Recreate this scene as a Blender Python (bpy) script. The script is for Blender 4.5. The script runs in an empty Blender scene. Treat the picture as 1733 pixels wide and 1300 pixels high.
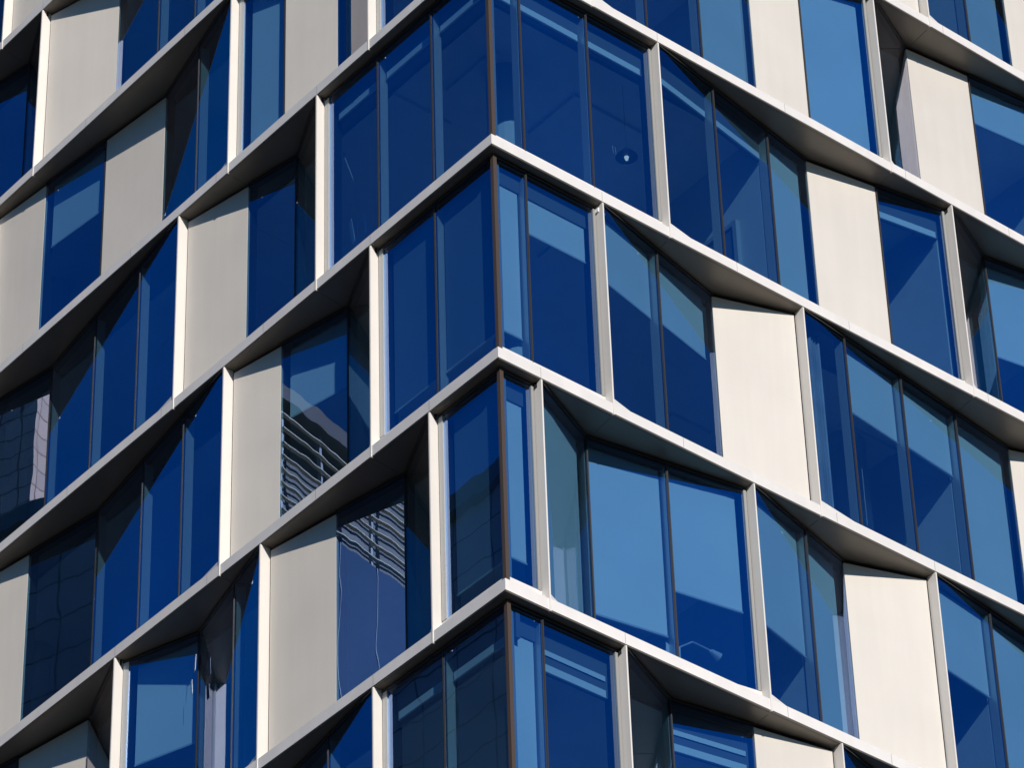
import bpy, bmesh, math, random
from mathutils import Vector, Matrix
random.seed(7)
S = bpy.context.scene
C = S.collection

# ------------------------------------------------------------------ camera
H = 3.8            # storey height
ZT = 44.0          # height of the reference slab above the street
F_PX, YAW, PIT, ROL = 7073.9683, 0.862720732, 0.666034055, -0.0334832102
CAM = (-28.2121385, -33.2144417, -42.2923120 + ZT)
def cam_axes():
    f = Vector((math.cos(PIT)*math.cos(YAW), math.cos(PIT)*math.sin(YAW), math.sin(PIT)))
    r = Vector((math.sin(YAW), -math.cos(YAW), 0)); u = r.cross(f)
    c, s = math.cos(ROL), math.sin(ROL)
    return c*r + s*u, -s*r + c*u, f
cr, cu, cf = cam_axes()
cam = bpy.data.cameras.new('camera'); co = bpy.data.objects.new('camera', cam); C.objects.link(co)
cam.sensor_width = 36; cam.lens = F_PX/1733*36; cam.clip_end = 5000; cam.clip_start = 0.5
M = Matrix((( cr.x, cu.x, -cf.x, CAM[0]), (cr.y, cu.y, -cf.y, CAM[1]), (cr.z, cu.z, -cf.z, CAM[2]), (0, 0, 0, 1)))
co.matrix_world = M
S.camera = co

# ------------------------------------------------------------------ sky, sun, exposure
SUN = Vector((-0.388, -1.0, 0.495)).normalized()
w = bpy.data.worlds.new("World"); S.world = w; w.use_nodes = True
nt = w.node_tree; bg = nt.nodes['Background']; bg.inputs[1].default_value = 0.085
sky = nt.nodes.new('ShaderNodeTexSky'); sky.sky_type = 'NISHITA'; sky.sun_disc = False
sky.sun_elevation = math.asin(SUN.z); sky.sun_rotation = math.atan2(SUN.x, SUN.y)
sky.air_density = 1.0; sky.dust_density = 0.5; sky.ozone_density = 7.0; sky.altitude = 50
hs = nt.nodes.new('ShaderNodeHueSaturation'); hs.inputs['Saturation'].default_value = 1.8   # a deep, polarised blue
nt.links.new(sky.outputs[0], hs.inputs['Color']); nt.links.new(hs.outputs[0], bg.inputs[0])
sl = bpy.data.lights.new('sun', 'SUN'); sl.energy = 5.0; sl.angle = math.radians(0.53); sl.color = (1.0, 0.935, 0.85)
so = bpy.data.objects.new('sun', sl); C.objects.link(so)
so.rotation_euler = SUN.to_track_quat('Z', 'Y').to_euler(); so.location = (-40, -90, 90)
S.view_settings.view_transform = 'Standard'; S.view_settings.look = 'None'
S.view_settings.exposure = -0.05; S.view_settings.gamma = 1.0
S.cycles.max_bounces = 8; S.cycles.transparent_max_bounces = 12; S.cycles.glossy_bounces = 5
S.cycles.diffuse_bounces = 4; S.cycles.caustics_reflective = False; S.cycles.caustics_refractive = False

# ------------------------------------------------------------------ materials
def mat(name, col, rough=0.5, metal=0.0, spec=0.5, var=0.0, scale=3.0, bump=0.0, bscale=60.0, streak=0.0):
    m = bpy.data.materials.new(name); m.use_nodes = True; n = m.node_tree
    b = n.nodes['Principled BSDF']; b.inputs['Roughness'].default_value = rough
    b.inputs['Metallic'].default_value = metal; b.inputs['Specular IOR Level'].default_value = spec
    b.inputs['Base Color'].default_value = (*col, 1)
    tc = n.nodes.new('ShaderNodeTexCoord')
    if var:
        nz = n.nodes.new('ShaderNodeTexNoise'); nz.inputs['Scale'].default_value = scale; nz.inputs['Detail'].default_value = 6
        n.links.new(tc.outputs['Object'], nz.inputs['Vector'])
        mr = n.nodes.new('ShaderNodeMapRange'); mr.inputs[1].default_value = 0.3; mr.inputs[2].default_value = 0.7
        mr.inputs[3].default_value = 1-var; mr.inputs[4].default_value = 1+var*0.4
        n.links.new(nz.outputs['Fac'], mr.inputs[0])
        out = mr.outputs[0]
        if streak:
            mp = n.nodes.new('ShaderNodeMapping'); mp.inputs['Scale'].default_value = (7, 7, 0.5)
            n.links.new(tc.outputs['Object'], mp.inputs[0])
            n2 = n.nodes.new('ShaderNodeTexNoise'); n2.inputs['Scale'].default_value = 1.0; n2.inputs['Detail'].default_value = 5
            n.links.new(mp.outputs[0], n2.inputs['Vector'])
            m2 = n.nodes.new('ShaderNodeMapRange'); m2.inputs[1].default_value = 0.35; m2.inputs[2].default_value = 0.65
            m2.inputs[3].default_value = 1-streak; m2.inputs[4].default_value = 1.0
            n.links.new(n2.outputs['Fac'], m2.inputs[0])
            mu = n.nodes.new('ShaderNodeMath'); mu.operation = 'MULTIPLY'
            n.links.new(out, mu.inputs[0]); n.links.new(m2.outputs[0], mu.inputs[1]); out = mu.outputs[0]
        mx = n.nodes.new('ShaderNodeVectorMath'); mx.operation = 'SCALE'; mx.inputs[0].default_value = col
        oi = n.nodes.new('ShaderNodeObjectInfo'); om = n.nodes.new('ShaderNodeMath'); om.operation = 'MULTIPLY_ADD'
        om.inputs[1].default_value = .07; om.inputs[2].default_value = .95; n.links.new(oi.outputs['Random'], om.inputs[0])
        o2 = n.nodes.new('ShaderNodeMath'); o2.operation = 'MULTIPLY'; n.links.new(out, o2.inputs[0]); n.links.new(om.outputs[0], o2.inputs[1]); out = o2.outputs[0]
        n.links.new(out, mx.inputs['Scale']); n.links.new(mx.outputs[0], b.inputs['Base Color'])
    if bump:
        nb = n.nodes.new('ShaderNodeTexNoise'); nb.inputs['Scale'].default_value = bscale; nb.inputs['Detail'].default_value = 3
        n.links.new(tc.outputs['Object'], nb.inputs['Vector'])
        bp = n.nodes.new('ShaderNodeBump'); bp.inputs['Strength'].default_value = bump; bp.inputs['Distance'].default_value = 0.02
        n.links.new(nb.outputs['Fac'], bp.inputs['Height']); n.links.new(bp.outputs[0], b.inputs['Normal'])
    return m
def glass(name, T, G, base):
    m = bpy.data.materials.new(name); m.use_nodes = True; n = m.node_tree
    n.nodes.remove(n.nodes['Principled BSDF']); out = n.nodes['Material Output']
    tr = n.nodes.new('ShaderNodeBsdfTransparent'); tr.inputs[0].default_value = (*T, 1)
    gl = n.nodes.new('ShaderNodeBsdfGlossy'); gl.inputs[0].default_value = (*G, 1); gl.inputs['Roughness'].default_value = 0.0
    mx = n.nodes.new('ShaderNodeMixShader')
    # same reflectance from both sides of the pane: base + (1 - base) (1 - |cos|)^5
    ge = n.nodes.new('ShaderNodeNewGeometry'); dp = n.nodes.new('ShaderNodeVectorMath'); dp.operation = 'DOT_PRODUCT'
    n.links.new(ge.outputs['Normal'], dp.inputs[0]); n.links.new(ge.outputs['Incoming'], dp.inputs[1])
    def mth(op, *ins):
        q = n.nodes.new('ShaderNodeMath'); q.operation = op
        for j, v in enumerate(ins):
            if isinstance(v, (int, float)): q.inputs[j].default_value = v
            else: n.links.new(v, q.inputs[j])
        return q.outputs[0]
    c1 = mth('ABSOLUTE', dp.outputs['Value']); p5 = mth('POWER', mth('SUBTRACT', 1.0, c1), 5.0)
    fac = mth('MULTIPLY_ADD', p5, 1.0 - base, base); n.links.new(fac, mx.inputs[0])
    # rolled glass is never quite flat: slow waves bend what it mirrors
    tc = n.nodes.new('ShaderNodeTexCoord'); mp = n.nodes.new('ShaderNodeMapping'); mp.inputs['Scale'].default_value = (1.0, 1.0, 0.55)
    nz = n.nodes.new('ShaderNodeTexNoise'); nz.inputs['Scale'].default_value = 1.1; nz.inputs['Detail'].default_value = 1.5
    bp = n.nodes.new('ShaderNodeBump'); bp.inputs['Strength'].default_value = 1.0; bp.inputs['Distance'].default_value = 0.0013
    n.links.new(tc.outputs['Object'], mp.inputs[0]); n.links.new(mp.outputs[0], nz.inputs['Vector'])
    n.links.new(nz.outputs['Fac'], bp.inputs['Height']); n.links.new(bp.outputs[0], gl.inputs['Normal'])
    # the coating tints what it mirrors head-on and turns neutral towards grazing angles
    mc = n.nodes.new('ShaderNodeMix'); mc.data_type = 'RGBA'; mc.inputs[6].default_value = (*G, 1); mc.inputs[7].default_value = (.74, .72, .78, 1)
    cl = n.nodes.new('ShaderNodeClamp'); n.links.new(mth('MULTIPLY', mth('SUBTRACT', p5, .10), 5.0), cl.inputs[0]); n.links.new(cl.outputs[0], mc.inputs[0])
    oi = n.nodes.new('ShaderNodeObjectInfo')
    vs = n.nodes.new('ShaderNodeVectorMath'); vs.operation = 'SCALE'; n.links.new(mc.outputs[2], vs.inputs[0])
    n2 = n.nodes.new('ShaderNodeTexNoise'); n2.inputs['Scale'].default_value = .55; n2.inputs['Detail'].default_value = 3
    t2 = n.nodes.new('ShaderNodeTexCoord'); n.links.new(t2.outputs['Object'], n2.inputs['Vector'])
    n.links.new(mth('ADD', mth('MULTIPLY_ADD', oi.outputs['Random'], .26, .74), mth('MULTIPLY', n2.outputs['Fac'], .34)), vs.inputs['Scale'])
    n.links.new(vs.outputs[0], gl.inputs[0])
    n.links.new(tr.outputs[0], mx.inputs[1]); n.links.new(gl.outputs[0], mx.inputs[2]); n.links.new(mx.outputs[0], out.inputs[0])
    return m
M_FASCIA = mat('white_powder_coat', (0.76, 0.725, 0.69), 0.45, var=0.06, scale=2.5, streak=0.03)
M_PANEL = mat('white_metal_panel', (0.60, 0.56, 0.505), 0.5, var=0.05, scale=0.9, bump=0.05, bscale=70, streak=0.03)
M_FIN = mat('bright_fin_coat', (0.70, 0.665, 0.62), 0.62, spec=0.25, var=0.03, scale=3)
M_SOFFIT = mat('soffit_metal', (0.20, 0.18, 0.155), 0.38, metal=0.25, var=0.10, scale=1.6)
M_FRAME = mat('frame_aluminium', (0.50, 0.50, 0.48), 0.35, metal=0.3)
M_DARK = mat('black_gasket', (0.012, 0.012, 0.014), 0.5)
M_BRONZE = mat('bronze_frame', (0.09, 0.062, 0.045), 0.4, metal=0.2)
M_MULL = mat('mullion_metal', (0.06, 0.058, 0.056), 0.4, metal=0.3)
M_BLIND = mat('roller_blind_fabric', (0.88, 0.88, 0.88), 0.8, var=0.06, scale=0.8)
M_BLIND2 = mat('grey_roller_blind', (0.20, 0.25, 0.31), 0.85, var=0.08, scale=0.8)
M_DOOR = mat('door_paint', (0.12, 0.14, 0.18), 0.5)
M_CURT = mat('curtain_cloth', (0.45, 0.45, 0.50), 0.9, var=.2, scale=2)
M_SHEET = mat('white_paper', (0.85, 0.86, 0.88), 0.7)
M_SEAM = mat('joint_sealant', (0.16, 0.15, 0.14), 0.8)
M_JAMB = mat('grey_jamb', (0.27, 0.27, 0.26), 0.5)
M_BULB = mat('lit_bulb', (0.9, 0.9, 0.9), 0.4)
M_BULB.node_tree.nodes['Principled BSDF'].inputs['Emission Color'].default_value = (1, .95, .85, 1)
M_BULB.node_tree.nodes['Principled BSDF'].inputs['Emission Strength'].default_value = 1.0
M_SHADOW = mat('blind_shadow_tone', (0.13, 0.14, 0.15), 0.7)  # dark tone for the shade across the top of the blinds
M_BAR = mat('blind_bar', (0.6, 0.62, 0.62), 0.4, metal=0.3)
M_CEIL = mat('ceiling_board', (0.85, 0.85, 0.85), 0.9, var=0.05)
M_WALL = mat('office_wall_paint', (0.62, 0.63, 0.64), 0.8, var=0.05)
M_CARPET = mat('office_carpet', (0.42, 0.42, 0.43), 0.95, var=0.2, scale=4)
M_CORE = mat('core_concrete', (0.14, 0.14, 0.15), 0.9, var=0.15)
M_BLACK = mat('lamp_black', (0.03, 0.03, 0.03), 0.4)
M_CHROME = mat('lamp_steel', (0.8, 0.8, 0.8), 0.3, metal=0.4)
M_GLASS = glass('blue_coated_glass', (0.465, 0.745, 0.93), (0.36, 0.54, 1.0), 0.47)

# ------------------------------------------------------------------ mesh helpers
def W(s, u, d, z):
    return Vector((u, d, z + ZT)) if s == 'R' else Vector((d, u, z + ZT))
class MB:
    def __init__(self): self.bm = bmesh.new()
    def prism(self, pts, z0, z1, s='R', tops=None, mi=0):
        """pts: plan polygon (u, d); extruded z0..z1"""
        a = [self.bm.verts.new(W(s, p[0], p[1], z0)) for p in pts]
        b = [self.bm.verts.new(W(s, p[0], p[1], z1)) for p in (tops or pts)]
        n = len(pts); fs = [self.bm.faces.new(a), self.bm.faces.new(b)]
        for i in range(n): fs.append(self.bm.faces.new([a[i], a[(i+1) % n], b[(i+1) % n], b[i]]))
        for f in fs: f.material_index = mi
        return self
    def quad(self, pts, mi=0):
        f = self.bm.faces.new([self.bm.verts.new(p) for p in pts]); f.material_index = mi; return self
    def bar(self, s, a, b, o0, o1, z0, z1, mi=0):
        """box along plan segment a->b, between inward offsets o0 and o1"""
        t = Vector((b[0]-a[0], b[1]-a[1])); t.normalize(); nrm = Vector((-t.y, t.x))   # points inward (+d) for +u travel
        P = [(a[0]+nrm.x*o0, a[1]+nrm.y*o0), (b[0]+nrm.x*o0, b[1]+nrm.y*o0), (b[0]+nrm.x*o1, b[1]+nrm.y*o1), (a[0]+nrm.x*o1, a[1]+nrm.y*o1)]
        return self.prism(P, z0, z1, s, mi=mi)
    def box(self, x0, x1, y0, y1, z0, z1, mi=0):
        a = [self.bm.verts.new((x, y, z0)) for x, y in ((x0, y0), (x1, y0), (x1, y1), (x0, y1))]
        b = [self.bm.verts.new((x, y, z1)) for x, y in ((x0, y0), (x1, y0), (x1, y1), (x0, y1))]
        for f in (a, b, *[[a[i], a[(i+1) % 4], b[(i+1) % 4], b[i]] for i in range(4)]): self.bm.faces.new(f).material_index = mi
        return self
    def tube(self, p, q, r, n=8, mi=0, r2=None):
        p, q = Vector(p), Vector(q); d = (q-p).normalized(); x = d.orthogonal().normalized(); y = d.cross(x)
        r2 = r if r2 is None else r2
        A = [self.bm.verts.new(p + (x*math.cos(2*math.pi*i/n) + y*math.sin(2*math.pi*i/n))*r) for i in range(n)]
        B = [self.bm.verts.new(q + (x*math.cos(2*math.pi*i/n) + y*math.sin(2*math.pi*i/n))*r2) for i in range(n)]
        for f in (A, B, *[[A[i], A[(i+1) % n], B[(i+1) % n], B[i]] for i in range(n)]): self.bm.faces.new(f).material_index = mi
        return self
    def build(self, name, m, parent=None, bevel=0):
        if not name.endswith('window'): bmesh.ops.recalc_face_normals(self.bm, faces=self.bm.faces)
        me = bpy.data.meshes.new(name); self.bm.to_mesh(me); self.bm.free()
        for k in (m if isinstance(m, (list, tuple)) else [m]): me.materials.append(k)
        o = bpy.data.objects.new(name, me); C.objects.link(o)
        if parent: o.parent = parent
        if bevel:
            bv = o.modifiers.new('bevel', 'BEVEL'); bv.width = bevel; bv.segments = 1; bv.limit_method = 'ANGLE'
        return o
def thing(name, label, cat, group=None, kind=None):
    o = bpy.data.objects.new(name, None); C.objects.link(o); tag(o, label, cat, group, kind); return o
def tag(o, label=None, cat=None, group=None, kind=None):
    if label: o['label'] = label
    if cat: o['category'] = cat
    if group: o['group'] = group
    if kind: o['kind'] = kind
    return o

# ------------------------------------------------------------------ the tower
GR = [0, .74, 2.02, 3.29, 4.58, 5.86, 6.8, 8.08, 9.36, 10.64, 11.95, 13.2, 14.5]
GL = [0, 1.48, 2.75, 4.02, 5.30, 6.27, 7.55, 8.85, 10.34, 11.86, 13.11, 14.4, 15.7]
# (side, floor) -> fins, valleys, bay types (g glass, w white panel)
CELLS = {
 ('R', -2): ([1, 5, 9], [2, 7, 11], 'gggwggggwggg'), ('R', -1): ([4, 8, 12], [6, 10], 'gggggggwggwg'),
 ('R', 0): ([2, 7, 11], [5, 8], 'gggggwggwggg'),  ('R', 1): ([3, 8, 11], [6, 9], 'ggggggwgggwg'),
 ('R', 2): ([2, 5, 10], [4, 9], 'ggggwggggwgg'),  ('R', 3): ([1, 4, 7, 11], [2, 6, 10], 'ggggggwggggg'),
 ('R', 4): ([2, 5, 9], [3, 7], 'ggggwggggggg'),    ('R', 5): ([1, 4, 8], [2, 6, 10], 'gggwgggwgggg'),
 ('L', -2): ([5, 10], [7, 11], 'ggggggggwwgg'),   ('L', -1): ([5, 9, 12], [8, 10], 'ggggggggwggw'),
 ('L', 0): ([2, 5, 10], [3, 7], 'gggwgggwgwgg'),  ('L', 1): ([3, 6, 11], [4, 9], 'gggggwggggwg'),
 ('L', 2): ([2, 5, 10], [3, 8], 'ggggwggggwgg'),  ('L', 3): ([1, 4, 7, 10], [2, 6, 8], 'gggwggggwggg'),
 ('L', 4): ([2, 6, 10], [5, 8], 'ggggggggwggg'),   ('L', 5): ([1, 5, 9], [3, 7], 'gggwggggwggg'),
}
# the same rhythm carried on past the picture's edges
GR += [14.5 + 1.29*j for j in range(1, 9)]; GL += [15.7 + 1.29*j for j in range(1, 9)]
CELLS = {q: (f_ + [13 + (q[1] % 2), 17 + (q[1] % 2)], v_ + [15, 19], t_ + 'gwgwgggw') for q, (f_, v_, t_) in CELLS.items()}
# how far each roller blind hangs below the slab above it (metres)
BLIND = {
 ('R', -1): {9: 3.4, 10: 3.2}, ('R', 0): {4: 3.3, 6: 3.5, 9: .92, 10: .92, 1: .5, 0: .5},
 ('R', 1): {0: .53, 1: .53, 2: .53, 3: .6, 4: .6, 5: 3.4, 7: .53, 9: 1.9, 10: 1.9},
 ('R', 2): {0: 2.96, 1: .98, 2: 1.27, 3: 1.2, 6: 1.25, 7: 1.2, 8: 3.3, 10: 1.2},
 ('R', 3): {0: 2.94, 1: 3.3, 2: 2.86, 3: 2.06, 4: 2.18, 5: 3.4, 7: 1.49, 8: 3.3, 9: 3.3},
 ('R', 4): {0: 3.3, 1: .73, 3: .73, 6: 1.3, 7: 1.3},
 ('L', -1): {}, ('L', 0): {4: 3.11, 8: 1.37}, ('L', 1): {0: .47, 1: .47, 2: .47},
 ('L', 2): {0: 2.99, 1: 2.99, 3: 1.35}, ('L', 3): {0: 3.0, 6: 1.8}, ('L', 4): {0: .5, 1: .5},
}
# plasterboard partitions that stand square to the glass, at these grid lines
PART = {('R', 1): [5, 8, 11], ('R', 2): [8, 11], ('R', 3): [5, 8], ('R', 4): [7], ('R', 0): [5, 11], ('R', -1): [5, 9]}
REV, DEEP, FH = 0.16, 0.58, 0.20
FLOORS = list(range(-2, 6))
CORE = (7.0, 7.0)

tower = thing('office_tower', 'blue glass office tower with white floor bands, folded sawtooth bays and white panels', 'building')

def plan(side, k):
    """per bay: start and end plan points of its wall plane"""
    G = GR if side == 'R' else GL
    fins, vals, types = CELLS[(side, k)]
    dep_in = {}; dep_out = {}
    for i in range(len(G)):
        dep_in[i] = dep_out[i] = None
    dep_out[0] = REV
    pts = [(0, REV)]
    for i in sorted(fins + vals):
        if i in fins: pts += [(i, REV), (i, 0.02)]
        else: pts += [(i, DEEP)]
    last = pts[-1]
    end = len(G) - 1
    if last[0] < end: pts.append((end, REV if last[1] > .3 else DEEP))
    bays = []
    for i in range(len(G) - 1):
        for (a, b) in zip(pts[:-1], pts[1:]):
            if a[0] <= i and b[0] >= i + 1 and a[0] != b[0]:
                ua, ub = G[a[0]], G[b[0]]
                fd = lambda u: a[1] + (b[1]-a[1])*(u-ua)/(ub-ua)
                bays.append(((G[i], fd(G[i])), (G[i+1], fd(G[i+1])), b[1] == REV and b[0] == i+1, a[0] == i and a[1] < .1)); break
        else: bays.append(None)
    return bays, fins, types, G

def front_poly(side, k):
    """front edge of slab k: steps back a little before each fin of the floor above it"""
    G = GR if side == 'R' else GL
    fins = CELLS[(side, k)][0] if (side, k) in CELLS else []
    pts = [(0, 0)]
    for f in fins:
        u = G[f]; pts += [(u - .004, .008), (u + .0, .008)]
        pts += [(u + .004, 0)]
    pts.append((G[-1], 0.05 if fins else 0))
    out = [pts[0]]
    for p in pts[1:]:
        if p[0] - out[-1][0] > 1e-4: out.append(p)
    return out
def edge_depth(side, k, u):
    P = front_poly(side, k)
    for a, b in zip(P[:-1], P[1:]):
        if a[0] <= u <= b[0]: return a[1] + (b[1]-a[1])*(u-a[0])/(b[0]-a[0])
    return 0

def inset_line(P, o): return [(p[0], p[1] + o) for p in P]
MITRE = 1
def slab(k):
    z0 = -k*H
    mb = MB()
    # white edge, grey drip strip below it, soffit deck behind
    R = front_poly('R', k); L = front_poly('L', k)
    for s, P in (('R', R), ('L', L)):
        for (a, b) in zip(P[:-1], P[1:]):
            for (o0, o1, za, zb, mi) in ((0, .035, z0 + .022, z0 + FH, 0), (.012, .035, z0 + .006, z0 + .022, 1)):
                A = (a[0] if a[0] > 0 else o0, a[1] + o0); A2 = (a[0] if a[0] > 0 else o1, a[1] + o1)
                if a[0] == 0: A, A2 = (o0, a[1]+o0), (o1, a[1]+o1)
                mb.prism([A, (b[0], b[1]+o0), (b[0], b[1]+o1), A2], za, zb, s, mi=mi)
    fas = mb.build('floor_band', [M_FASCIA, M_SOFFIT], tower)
    # deck: soffit below, carpet on top
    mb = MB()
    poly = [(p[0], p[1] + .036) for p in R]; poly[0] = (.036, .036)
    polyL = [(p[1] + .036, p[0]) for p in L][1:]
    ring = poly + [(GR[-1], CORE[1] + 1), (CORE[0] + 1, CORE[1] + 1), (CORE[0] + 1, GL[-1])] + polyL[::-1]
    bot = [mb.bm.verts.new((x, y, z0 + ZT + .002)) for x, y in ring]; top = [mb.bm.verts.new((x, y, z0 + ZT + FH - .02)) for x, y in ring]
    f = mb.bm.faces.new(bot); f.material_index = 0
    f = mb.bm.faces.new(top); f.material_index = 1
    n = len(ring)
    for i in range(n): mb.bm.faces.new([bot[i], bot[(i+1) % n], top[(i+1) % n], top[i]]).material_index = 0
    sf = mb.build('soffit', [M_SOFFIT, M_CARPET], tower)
    mb = MB()
    for s, P_, G in (('R', R, GR), ('L', L, GL)):
        for f in (CELLS[(s, k)][0] if (s, k) in CELLS else [])[:]:
            u = G[f] + .02; e = .09
            mb.prism([(u - .004, e), (u + .004, e), (u + .05, .50), (u + .042, .50)], z0 - .0015, z0 + .004, s)
    if len(mb.bm.verts): mb.build('soffit_joint', M_SEAM, sf)
    else: mb.bm.free()
    mb = MB()
    for s, P_, G in (('R', R, GR), ('L', L, GL)):
        for j in range(1 + (k % 2), len(G) - 1, 2):
            u = G[j] + (.31 if (s, k) in CELLS and j in CELLS[(s, k)][0] else .004)
            e = edge_depth(s, k, u)
            mb.prism([(u - .0025, e - .001), (u + .0025, e - .001), (u + .0025, e + .02), (u - .0025, e + .02)], z0 + .03, z0 + FH - .002, s)
    jt_ = mb.build('joint', M_SEAM, fas); jt_['kind'] = 'stuff'

for k in range(-3, 6): slab(k)

def project(P):
    q = P - Vector(CAM); z = q.dot(cf)
    return 866.5 + F_PX*q.dot(cr)/z, 650 - F_PX*q.dot(cu)/z
def in_view(s, a, b, z0, z1):
    xs, ys = zip(*[project(W(s, p[0], p[1], z)) for p in (a, b) for z in (z0, z1)])
    return max(xs) > -5 and min(xs) < 1738 and max(ys) > -5 and min(ys) < 1305

rest_g, rest_f, rest_p = MB(), MB(), MB()
n_win = 0
for (side, k) in CELLS:
    bays, fins, types, G = plan(side, k)
    zt = -(k-1)*H           # underside of slab above
    zb = -k*H + FH          # top of slab edge below
    core_d = CORE[1]
    if side == 'R': zhead = zt - .05
    for i, bay in enumerate(bays):
        if not bay: continue
        a, b, before_fin, after_fin = bay
        t = Vector((b[0]-a[0], b[1]-a[1])).normalized(); n = Vector((-t.y, t.x))
        L_ = math.hypot(b[0]-a[0], b[1]-a[1])
        if i == 0: s0 = .03
        def P(dist, off=0): return (a[0] + t.x*dist + n.x*off, a[1] + t.y*dist + n.y*off)
        s0 = .03 if i == 0 else 0
        vis = in_view(side, a, b, zb, zt)
        sill = .19 if b[1] <= a[1] else .10
        zs = zb + sill
        if types[i] == 'w':
            u0 = .20 if (side, k, i) == ('L', 0, 3) else 0.012
            if not vis:
                rest_p.bar(side, P(u0), P(L_ - .028), 0, .05, zb - .01, zt - .06, mi=0); rest_p.bar(side, P(0), P(L_), .052, .20, zb - .02, zt + .001, mi=1); continue
            mb = MB(); mb.bar(side, P(u0), P(L_ - (.028 if before_fin else .012)), 0, .05, zb - .01, zt - .06)
            wp = mb.build('wall_panel', M_PANEL, tower)
            mb = MB(); mb.bar(side, P(u0 - .012), P(L_), .052, .20, zb - .02, zt + .001)
            mb.build('panel_backing', M_DARK, wp)
            if u0 > .1:      # a narrow light between the fold and the panel
                mb = MB(); q4 = [W(side, *P(.01), zb), W(side, *P(.19), zb), W(side, *P(.19), zt - .06), W(side, *P(.01), zt - .06)]
                mb.quad(q4 if side == 'R' else q4[::-1]); mb.build('window', M_GLASS, tower)
            continue
        # glazing
        jamb = (.11 if side == 'L' else .062) if before_fin else 0
        g0, g1 = (P(REV - .02 if i == 0 else 0.0), P(L_ - jamb))
        c0 = REV if i == 0 else (.026 if after_fin else 0)
        fr = [rest_f]*3 if not vis else [MB(), MB(), MB()]
        fr[0].bar(side, P(c0), P(L_), -.012, .09, zb - .01, zs, mi=0)            # sill
        fr[1].bar(side, P(c0 + .09 if i == 0 else c0), P(L_), 0.002, .10, zt - .09, zt + .001, mi=1)      # dark head gap
        fr[1].bar(side, P(c0), P(L_), -.022, .002, zt - .040, zt - .022, mi=3)    # thin head bead
        if jamb:
            fr[2].bar(side, P(L_ - jamb), P(L_ - .018), -.02, .035, zs, zt - .055, mi=2 if side == 'L' else 5)
            fr[2].bar(side, P(L_ - .018), P(L_), .0, .035, zs, zt - .055, mi=1)
            fr[2].bar(side, P(L_ - jamb + .01), P(L_), .035, .24, zs, zt - .055, mi=1)
        gb = rest_g if not vis else MB()
        q4 = [W(side, *g0, zs - .02), W(side, *g1, zs - .02), W(side, *g1, zt - .02), W(side, *g0, zt - .02)]
        gb.quad(q4 if side == 'R' else q4[::-1])
        if vis:
            n_win += 1
            win = gb.build('window', M_GLASS, tower)
            MS = [M_FASCIA, M_DARK, M_FRAME, M_MULL, M_GLASS, M_JAMB]
            fr[0].build('window_sill', MS, win); fr[1].build('window_head', MS, win)
            if jamb: fr[2].build('window_jamb', MS, win)
            # mullion at the start of the bay (not right after a fin or at the corner)
            if i > 0 and not after_fin:
                mb = MB()
                hw, cw = (.018, .005) if side == 'R' else (.019, .005)
                mb.bar(side, P(-hw), P(-cw), -.006, .03, zs - .01, zt - .055, mi=1)
                mb.bar(side, P(-cw), P(cw), -.018 if side == 'R' else -.010, .03, zs - .01, zt - .055, mi=0)
                mb.bar(side, P(cw), P(hw), -.006, .03, zs - .01, zt - .055, mi=1)
                mb.bar(side, P(-.028), P(.028), .03, .17, zs - .01, zt - .055, mi=2)
                mb.build('mullion', [M_MULL, M_DARK, M_FRAME], win)
            drop = BLIND.get((side, k), {}).get(i)
            if drop:
                mb = MB()
                e0, e1 = .07, L_ - jamb - .06
                if i == 0: e0 = .24
                strips = {('R', 4): [(.39, .47), (.61, .73)]}.get((side, k), [(drop - .13, drop)]) if drop < .8 else [(.06, drop)]  # short blinds are cut down to their sunlit bands
                lo = min(q[0] for q in strips) if drop < .8 else (.36 if side == 'R' and abs(a[1] - b[1]) < .01 else 0)
                for q in strips: mb.bar(side, P(e0), P(e1), .13, .134, zt - q[1], zt - q[0])
                if lo:  # dark strip stands in for the shade on the upper blind
                    pm = MB()
                    if drop < .8: pm.bar(side, P(e0 - .06), P(e1 + .05), .15, .22, zt - drop + .02, zt - .06)
                    else: pm.bar(side, P(e0 - .02), P(e1 + .02), .105, .125, zt - lo, zt - .06)
                    pm.build('shadow_strip', M_SHADOW, win)
                bl = mb.build('blind', M_BLIND2 if side == 'L' and drop > 2.9 and i < 2 else M_BLIND, win)
                mb = MB(); mb.bar(side, P(e0 - .005), P(e1 + .005), .118, .146, zt - drop - (.008 if drop < .8 else .03), zt - drop)
                mb.build('blind_bar', M_BAR, win)
            if (side, k, i) in (('R', 2, 5), ('R', 0, 4)):      # a gathered curtain
                mb = MB(); n0, c0_, c1_ = 26, (.10 if k == 2 else .45), (.62 if k == 2 else 1.15)
                ring = [P(c0_ + (c1_ - c0_)*j/n0, .26 + .045*math.sin(j*1.9) + .015*math.sin(j*.7)) for j in range(n0 + 1)]
                for p0, p1 in zip(ring[:-1], ring[1:]): mb.bar(side, p0, p1, 0, .006, zb, zt - .08)
                mb.build('curtain', M_CURT, win)
    # fins
    for f in fins:
        if f >= len(G) - 0: continue
        u = G[f]; z0 = -k*H + .004
        if not in_view(side, (u, 0), (u, .2), z0, zt) and f > 10: pass
        dt = edge_depth(side, k-1, u)
        mb = MB()
        th = .024
        mb.prism([(u, -.004), (u + th, -.004), (u + th, REV + .015), (u, REV + .015)], z0, zt + .001, side,
                 tops=[(u, dt - .004), (u + th, dt - .004), (u + th, REV + .015), (u, REV + .015)])
        mb.build('fin', M_FIN, tower)
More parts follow.
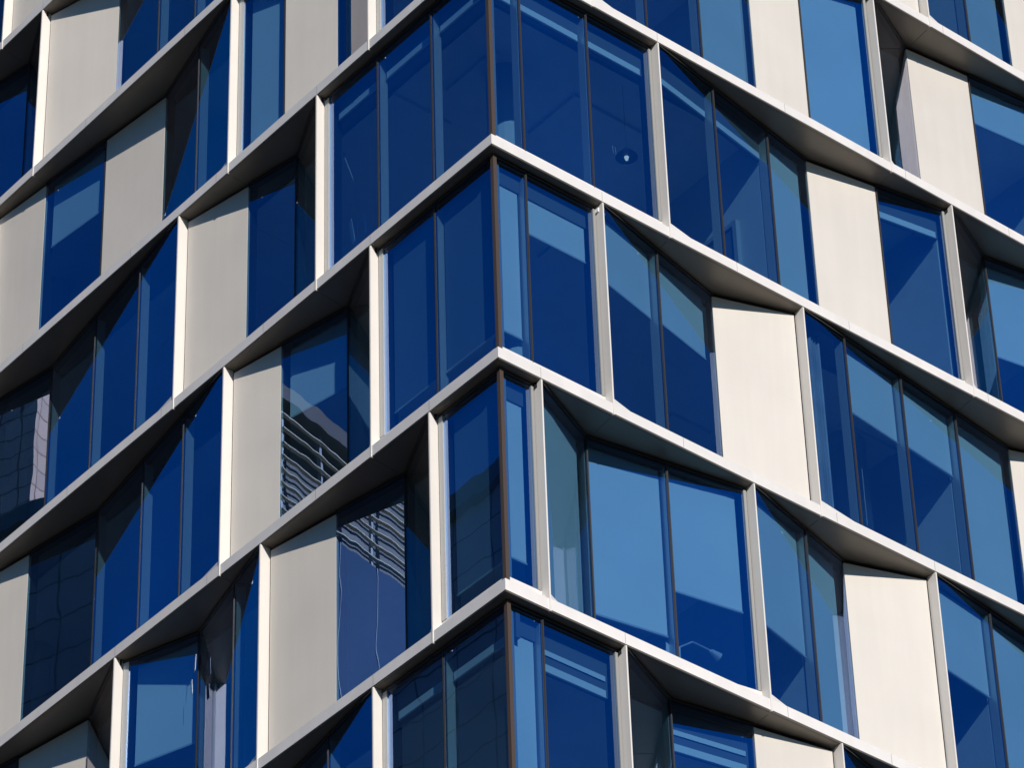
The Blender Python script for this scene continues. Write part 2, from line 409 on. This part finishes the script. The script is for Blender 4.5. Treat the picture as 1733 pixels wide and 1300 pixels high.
    # partitions
    for c in PART.get((side, k), []):
        u = G[c]
        dep = [x for x in ([(bays[c-1][1][1])] if c else [])][0]
        mb = MB(); mb.prism([(u - .05, dep + .19), (u + .05, dep + .19), (u + .05, core_d), (u - .05, core_d)], -k*H + FH - .03, zt + .001, side)
        pw = mb.build('partition_wall', M_WALL, tower)
        if (side, k, c) == ('R', 1, 5):
            zf = -k*H + FH
            mb = MB(); mb.bar(side, (u - .06, 1.2), (u - .06, 2.1), -.02, .04, zf, zf + 2.1); mb.build('door', M_DOOR, pw)
            mb = MB()
            for q0, q1, h0, h1 in ((1.12, 1.2, 0, 2.18), (2.1, 2.18, 0, 2.18), (1.2, 2.1, 2.1, 2.18)): mb.bar(side, (u - .06, q0), (u - .06, q1), -.02, .07, zf + h0, zf + h1)
            mb.build('door_frame', M_FRAME, pw)
for k in FLOORS:
    zt, zb = -(k-1)*H, -k*H + FH
    q = REV
    mb = MB()
    mb.box(q - .032, q + .03, q - .032, q + .03, zb - .01 + ZT, zt - .01 + ZT, 0)
    mb.box(q + .03, q + .12, q + .03, q + .12, zb + ZT, zt + ZT, 1)
    mb.build('corner_post', [M_BRONZE, M_FRAME], tower)
    # core
g = rest_g.build('outer_window', M_GLASS, tower); g['kind'] = 'stuff'
rest_f.build('outer_window_frame', [M_FASCIA, M_DARK, M_FRAME, M_MULL, M_GLASS, M_JAMB], g)
rp = rest_p.build('outer_wall_panel', [M_PANEL, M_DARK], tower); rp['kind'] = 'stuff'
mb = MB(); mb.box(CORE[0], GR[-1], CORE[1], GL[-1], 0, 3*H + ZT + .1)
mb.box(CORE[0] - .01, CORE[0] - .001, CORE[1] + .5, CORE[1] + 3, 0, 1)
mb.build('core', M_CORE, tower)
# columns inside, set back from the glass
for k in FLOORS:
    zt, zb = -(k-1)*H + ZT, -k*H + FH + ZT - .03
    for (x, y) in ((1.9, 1.9), (8.5, 1.9), (1.9, 8.5), (14, 1.9), (1.9, 14)):
        mb = MB(); mb.tube((x, y, zb), (x, y, zt + .001), .28, 20); mb.build('column', M_WALL, tower)
# suspended ceilings just inside the glass line
for k in FLOORS:
    zt = -(k-1)*H + ZT
    mb = MB()
    for (x0, x1, y0, y1) in ((.85, GR[-1], .85, CORE[1]), (.85, CORE[0], CORE[1] + .01, GL[-1])): mb.box(x0, x1, y0, y1, zt - .05, zt - .003)
    mb.build('ceiling', M_CEIL, tower)
# linear ceiling lights, most of them off
M_LOFF = mat('light_fixture', (0.8, 0.8, 0.8), .4)
M_LON = mat('light_tube_on', (0.8, 0.8, 0.8), .4)
M_LON.node_tree.nodes['Principled BSDF'].inputs['Emission Color'].default_value = (1, .97, .9, 1)
M_LON.node_tree.nodes['Principled BSDF'].inputs['Emission Strength'].default_value = .35
for (side, k, i, ds, on) in [('R', 1, 1, (3.2,), 0), ('R', 1, 3, (1.6, 3.2), 0), ('R', 2, 5, (1.5, 3.0), 0),
                             ('R', 2, 7, (1.6, 3.2), 0), ('R', 0, 3, (1.5, 3.1), 0), ('R', 3, 7, (1.6, 3.1), 0), ('R', 1, 7, (2.2,), 0),
                             ('L', 1, 1, (1.4, 3.0), 0), ('L', 1, 7, (1.6, 3.0), 0), ('L', 2, 6, (1.6, 3.0), 0), ('L', 0, 5, (1.6, 3.0), 0), ('L', 2, 0, (2.0,), 0), ('L', 3, 4, (1.6,), 0)]:
    G = GR if side == 'R' else GL; zt = -(k-1)*H - .05
    for d in ds:
        mb = MB(); mb.prism([(G[i] + .08, d), (G[i+1] - .08, d), (G[i+1] - .08, d + .14), (G[i] + .08, d + .14)], zt - .07, zt - .001, side)
        mb.build('ceiling_light', M_LON if on else M_LOFF, tower)
# the shaft below the storeys one can see, and the storeys above
mb = MB(); mb.box(GR[-1], GR[-1] + .3, .1, GL[-1], -5*H + ZT, 3*H + ZT + FH); mb.box(.1, GR[-1], GL[-1], GL[-1] + .3, -5*H + ZT, 3*H + ZT + FH)
mb.build('end_wall', M_PANEL, tower)
mb = MB()
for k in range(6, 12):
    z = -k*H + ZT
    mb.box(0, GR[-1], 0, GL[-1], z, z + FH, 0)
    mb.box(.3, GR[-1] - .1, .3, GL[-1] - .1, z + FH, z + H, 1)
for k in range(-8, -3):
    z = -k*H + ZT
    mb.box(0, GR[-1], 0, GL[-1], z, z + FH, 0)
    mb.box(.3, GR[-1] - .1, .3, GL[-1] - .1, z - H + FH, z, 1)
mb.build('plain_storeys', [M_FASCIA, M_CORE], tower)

# ------------------------------------------------------------------ street
M_ASPH = mat('asphalt', (0.05, 0.05, 0.052), 0.9, var=0.2, scale=.3)
M_PAVE = mat('paving', (0.16, 0.155, 0.15), 0.9, var=0.15, scale=.5)
mb = MB(); mb.quad([Vector(p) for p in ((-900, -900, 0), (900, -900, 0), (900, 900, 0), (-900, 900, 0))])
tag(mb.build('ground', M_ASPH), kind='structure')
mb = MB(); mb.box(-6, GR[-1] + 6, -6, GL[-1] + 6, -.05, .13); tag(mb.build('pavement', M_PAVE), kind='structure')

# ------------------------------------------------------------------ neighbours, seen mirrored in the lower left windows
def brick_grid(name, col, line, sx, sz):
    m = mat(name, col, .6); n = m.node_tree; b = n.nodes['Principled BSDF']
    tc = n.nodes.new('ShaderNodeTexCoord'); sp = n.nodes.new('ShaderNodeSeparateXYZ'); n.links.new(tc.outputs['Object'], sp.inputs[0])
    ad = n.nodes.new('ShaderNodeMath'); ad.operation = 'ADD'; n.links.new(sp.outputs[0], ad.inputs[0]); n.links.new(sp.outputs[1], ad.inputs[1])
    cb = n.nodes.new('ShaderNodeCombineXYZ'); n.links.new(ad.outputs[0], cb.inputs[0]); n.links.new(sp.outputs[2], cb.inputs[1])
    br = n.nodes.new('ShaderNodeTexBrick'); br.offset = 0; br.inputs['Scale'].default_value = 1; br.inputs['Mortar Size'].default_value = .03
    br.inputs['Brick Width'].default_value = sx; br.inputs['Row Height'].default_value = sz
    br.inputs['Color1'].default_value = (*col, 1); br.inputs['Color2'].default_value = (col[0]*.85, col[1]*.85, col[2]*.86, 1)
    br.inputs['Mortar'].default_value = (*line, 1)
    n.links.new(cb.outputs[0], br.inputs['Vector']); n.links.new(br.outputs[0], b.inputs['Base Color'])
    return m
M_MIRROR = mat('dark_window_glass', (.02, .025, .03), .1)
M_BLUEWALL = mat('blue_cladding', (.035, .10, .20), .25)
M_TILE = brick_grid('stone_tiles', (0.46, 0.36, 0.30), (0.10, 0.07, 0.06), 1.6, 1.2)
M_TILE2 = brick_grid('sunlit_toned_tiles', (0.95, 0.60, 0.38), (0.32, 0.14, 0.08), .9, .75)  # stone tiles coloured brighter and warmer so this face mirrors as sunlit
tb = thing('tiled_tower', 'brown stone tiled tower across the street, mirrored dark in the lower corner windows', 'building')
mb = MB(); mb.box(-59, -31, 35, 78, 0, 70.5); mb.build('wall', M_TILE, tb)
mb = MB(); mb.box(-50, -45, 48.9, 52.8, 71.1, 92); mb.build('stair_tower', M_TILE2, tb)
mb = MB(); mb.box(-59.3, -30.7, 34.7, 78.3, 70.5, 71.1); mb.build('parapet', M_PAVE, tb)
lb = thing('louvred_building', 'dark building with white horizontal louvres, mirrored wavy in two windows left of the corner', 'building')
lb.location = (-34, 24, 0); lb.rotation_euler = (0, 0, math.radians(6))
mb = MB(); mb.box(-4, 4, 0, 9, 0, 62.6, 0); mb.box(-4, 4, .9, 9, 62.6, 67.2, 1); mb.box(-4.2, 4.2, -.15, .9, 67.0, 67.5, 2)
mb.build('wall', [M_BLUEWALL, M_SOFFIT, M_BRONZE], lb)
mb = MB()
for i in range(10):
    z = 62.9 + i*.42
    mb.box(-4, 4, 0, .10, z, z + .03)
mb.build('louvres', mat('louvre_white', (.95, .80, .52), .5), lb)
mb = MB()
for i in range(6): mb.box(-3.9 + i*1.55, -3.82 + i*1.55, .12, .2, 62.7, 67)
mb.build('louvre_posts', M_FRAME, lb)
mb = MB()
for i in range(6): mb.box(-3.7 + i*1.5, -3.68 + i*1.5, -.02, 0, 50, 62.6)
mb.build('cladding_joints', M_FRAME, lb)
# unseen low blocks added round the crossing to block low sky light: they close the horizon and shade the soffits from below
BL = [(-120, -62, 20, -75, 22, 'added unseen long grey office block with punched windows on the far side of the street', (.22, .21, .20)),
      (-55, -95, 12, -62, 20, 'added unseen brown brick block on the sunny side of the crossing', (.25, .15, .11)),
      (12, -92, 60, -50, 21, 'added unseen pale rendered block beside the brick one across the street', (.40, .38, .34)),
      (82, -80, 118, -20, 30, 'added unseen dark glass block at the end of the right hand street', (.06, .08, .10)),
      (82, -8, 120, 55, 34, 'added unseen sand coloured block beyond the right side of the tower', (.36, .31, .25)),
      (-115, -60, -75, -8, 30, 'added unseen tall grey slab block behind the viewpoint', (.18, .18, .18)),
      (-120, 2, -80, 60, 44, 'added unseen warm stone block beyond the louvred one', (.32, .28, .23))]
for (x0, y0, x1, y1, h, lab, col) in [(-118, -100, -62, -75, 22, BL[0][5], BL[0][6])] + BL[1:]:
    y0, y1 = min(y0, y1), max(y0, y1)
    t = thing('unseen_city_block', lab, 'building', 'unseen blocks added round the crossing')
    t.location = ((x0+x1)/2, (y0+y1)/2, 0)
    W2, D2 = (x1-x0)/2, (y1-y0)/2
    mb = MB(); mb.box(-W2, W2, -D2, D2, 0, h); mb.build('wall', mat('render_' + str(int(h)), col, .9, var=.1, scale=.2), t)
    mb = MB(); mb.box(-W2 - .3, W2 + .3, -D2 - .3, D2 + .3, h, h + .6); mb.build('roof', M_PAVE, t)
    mb = MB()
    for f in range(int(h/3.6)):
        z = 1.2 + f*3.6
        mb.box(-W2 - .05, W2 + .05, -D2 + 1, D2 - 1, z, z + 1.7); mb.box(-W2 + 1, W2 - 1, -D2 - .05, D2 + .05, z, z + 1.7)
    mb.build('window_bands', M_MIRROR, t)
# ------------------------------------------------------------------ small things behind the glass
def loc_group(name, label, cat, origin, group=None):
    t = thing(name, label, cat, group); t.location = origin; return t
def rel(t, p): return Vector(p) - t.location
t = loc_group('pendant_lamp', 'round black pendant lamp glinting behind the third corner pane, right of the edge', 'lamp', W('R', 3.46, 1.0, -1.42))
mb = MB(); mb.tube((0, 0, -.06), (0, 0, .09), .17, 20, r2=.05); mb.build('lamp_shade', M_BLACK, t)
mb = MB(); mb.tube((0, 0, -.12), (0, 0, -.061), .02, 14, r2=.035); mb.build('bulb', M_BULB, t)
mb = MB(); mb.tube((0, 0, .09), (0, 0, 1.36), .003, 6); mb.build('cord', M_BLACK, t)
t = loc_group('desk_lamp', 'white jointed desk lamp standing inside the big light blue window right of the corner', 'lamp', W('R', 3.66, .75, -11.2))
jt = [W('R', 3.66, .75, -11.05), W('R', 3.682, .75, -10.33), W('R', 3.93, .75, -10.14), W('R', 4.25, .75, -10.15)]
mb = MB(); mb.tube(rel(t, W('R', 3.66, .75, -11.18)), rel(t, jt[0]), .09, 16, r2=.08); mb.build('foot', M_CHROME, t)
for p, q in zip(jt[:-1], jt[1:]): mb = MB(); mb.tube(rel(t, p), rel(t, q), .013, 8); mb.build('arm', M_CHROME, t)
mb = MB(); mb.tube(rel(t, jt[3]), rel(t, W('R', 4.40, .75, -10.20)), .03, 12, r2=.07); mb.build('lamp_head', M_CHROME, t)
t = loc_group('floor_lamp', 'thin white leaning lamp rod inside the left corner window', 'lamp', W('L', 3.82, .6, -3.6))
mb = MB(); mb.tube(rel(t, W('L', 3.82, .6, -3.58)), rel(t, W('L', 3.82, .6, -1.70)), .008, 6); mb.tube(rel(t, W('L', 3.82, .6, -1.69)), rel(t, W('L', 4.134, .6, -.80)), .008, 6); mb.build('rod', M_CHROME, t)
mb = MB(); mb.tube(rel(t, W('L', 4.12, .58, -.83)), rel(t, W('L', 4.15, .62, -.76)), .03, 10); mb.build('lamp_head', M_CHROME, t)
def sheet(name, side, u, d, z, wd, hg, lean, label, cat, group=None):
    mb = MB(); a_, b_ = (u - wd/2, d), (u + wd/2, d + .03)
    A = [W(side, a_[0], a_[1], z), W(side, b_[0], b_[1], z), W(side, b_[0] + lean, b_[1] + .01, z + hg), W(side, a_[0] + lean, a_[1] + .01, z + hg)]
    c_ = sum(A, Vector())/4; nn = (A[1]-A[0]).cross(A[3]-A[0]).normalized()*.002
    va = [mb.bm.verts.new(p - c_ - nn) for p in A]; vb = [mb.bm.verts.new(p - c_ + nn) for p in A]
    for f in (va, vb, *[[va[i], va[(i+1) % 4], vb[(i+1) % 4], vb[i]] for i in range(4)]): mb.bm.faces.new(f)
    o = mb.build(name, M_SHEET, None); o.location = c_; tag(o, label, cat, group)
sheet('paper_sheet', 'L', 3.79, .5, -2.79, .10, .50, .10, 'pale leaning sheet low in the left corner window, the larger of the two', 'paper', 'sheets leaning in the left corner window')
sheet('paper_sheet', 'L', 3.50, .5, -2.80, .07, .42, .05, 'faint narrow sheet low in the left corner window, the smaller of the two', 'paper', 'sheets leaning in the left corner window')
sheet('notice', 'L', 7.44, .42, -8.43, .07, .28, .0, 'small white notice high inside the lower left window, the upper of the pair', 'paper', 'notices in the lower left window')
sheet('notice', 'L', 7.50, .42, -8.80, .08, .26, .03, 'small white notice inside the lower left window, the lower of the pair', 'paper', 'notices in the lower left window')
sheet('folder', 'R', 3.23, .5, -10.95, .09, .38, .03, 'pale upright folder on the sill at the foot of the big light blue window', 'folder')
for ux in (3.12, 3.17):  # thin white sheets added for two bright slivers
    sheet('bright_sliver', 'R', ux, .9, -1.66, .022, .16, 0, 'slim bright bottle beside the pendant lamp' + (', left one' if ux < 3.15 else ', right one'), 'sliver', 'bottles by the pendant lamp')
print('windows', n_win)
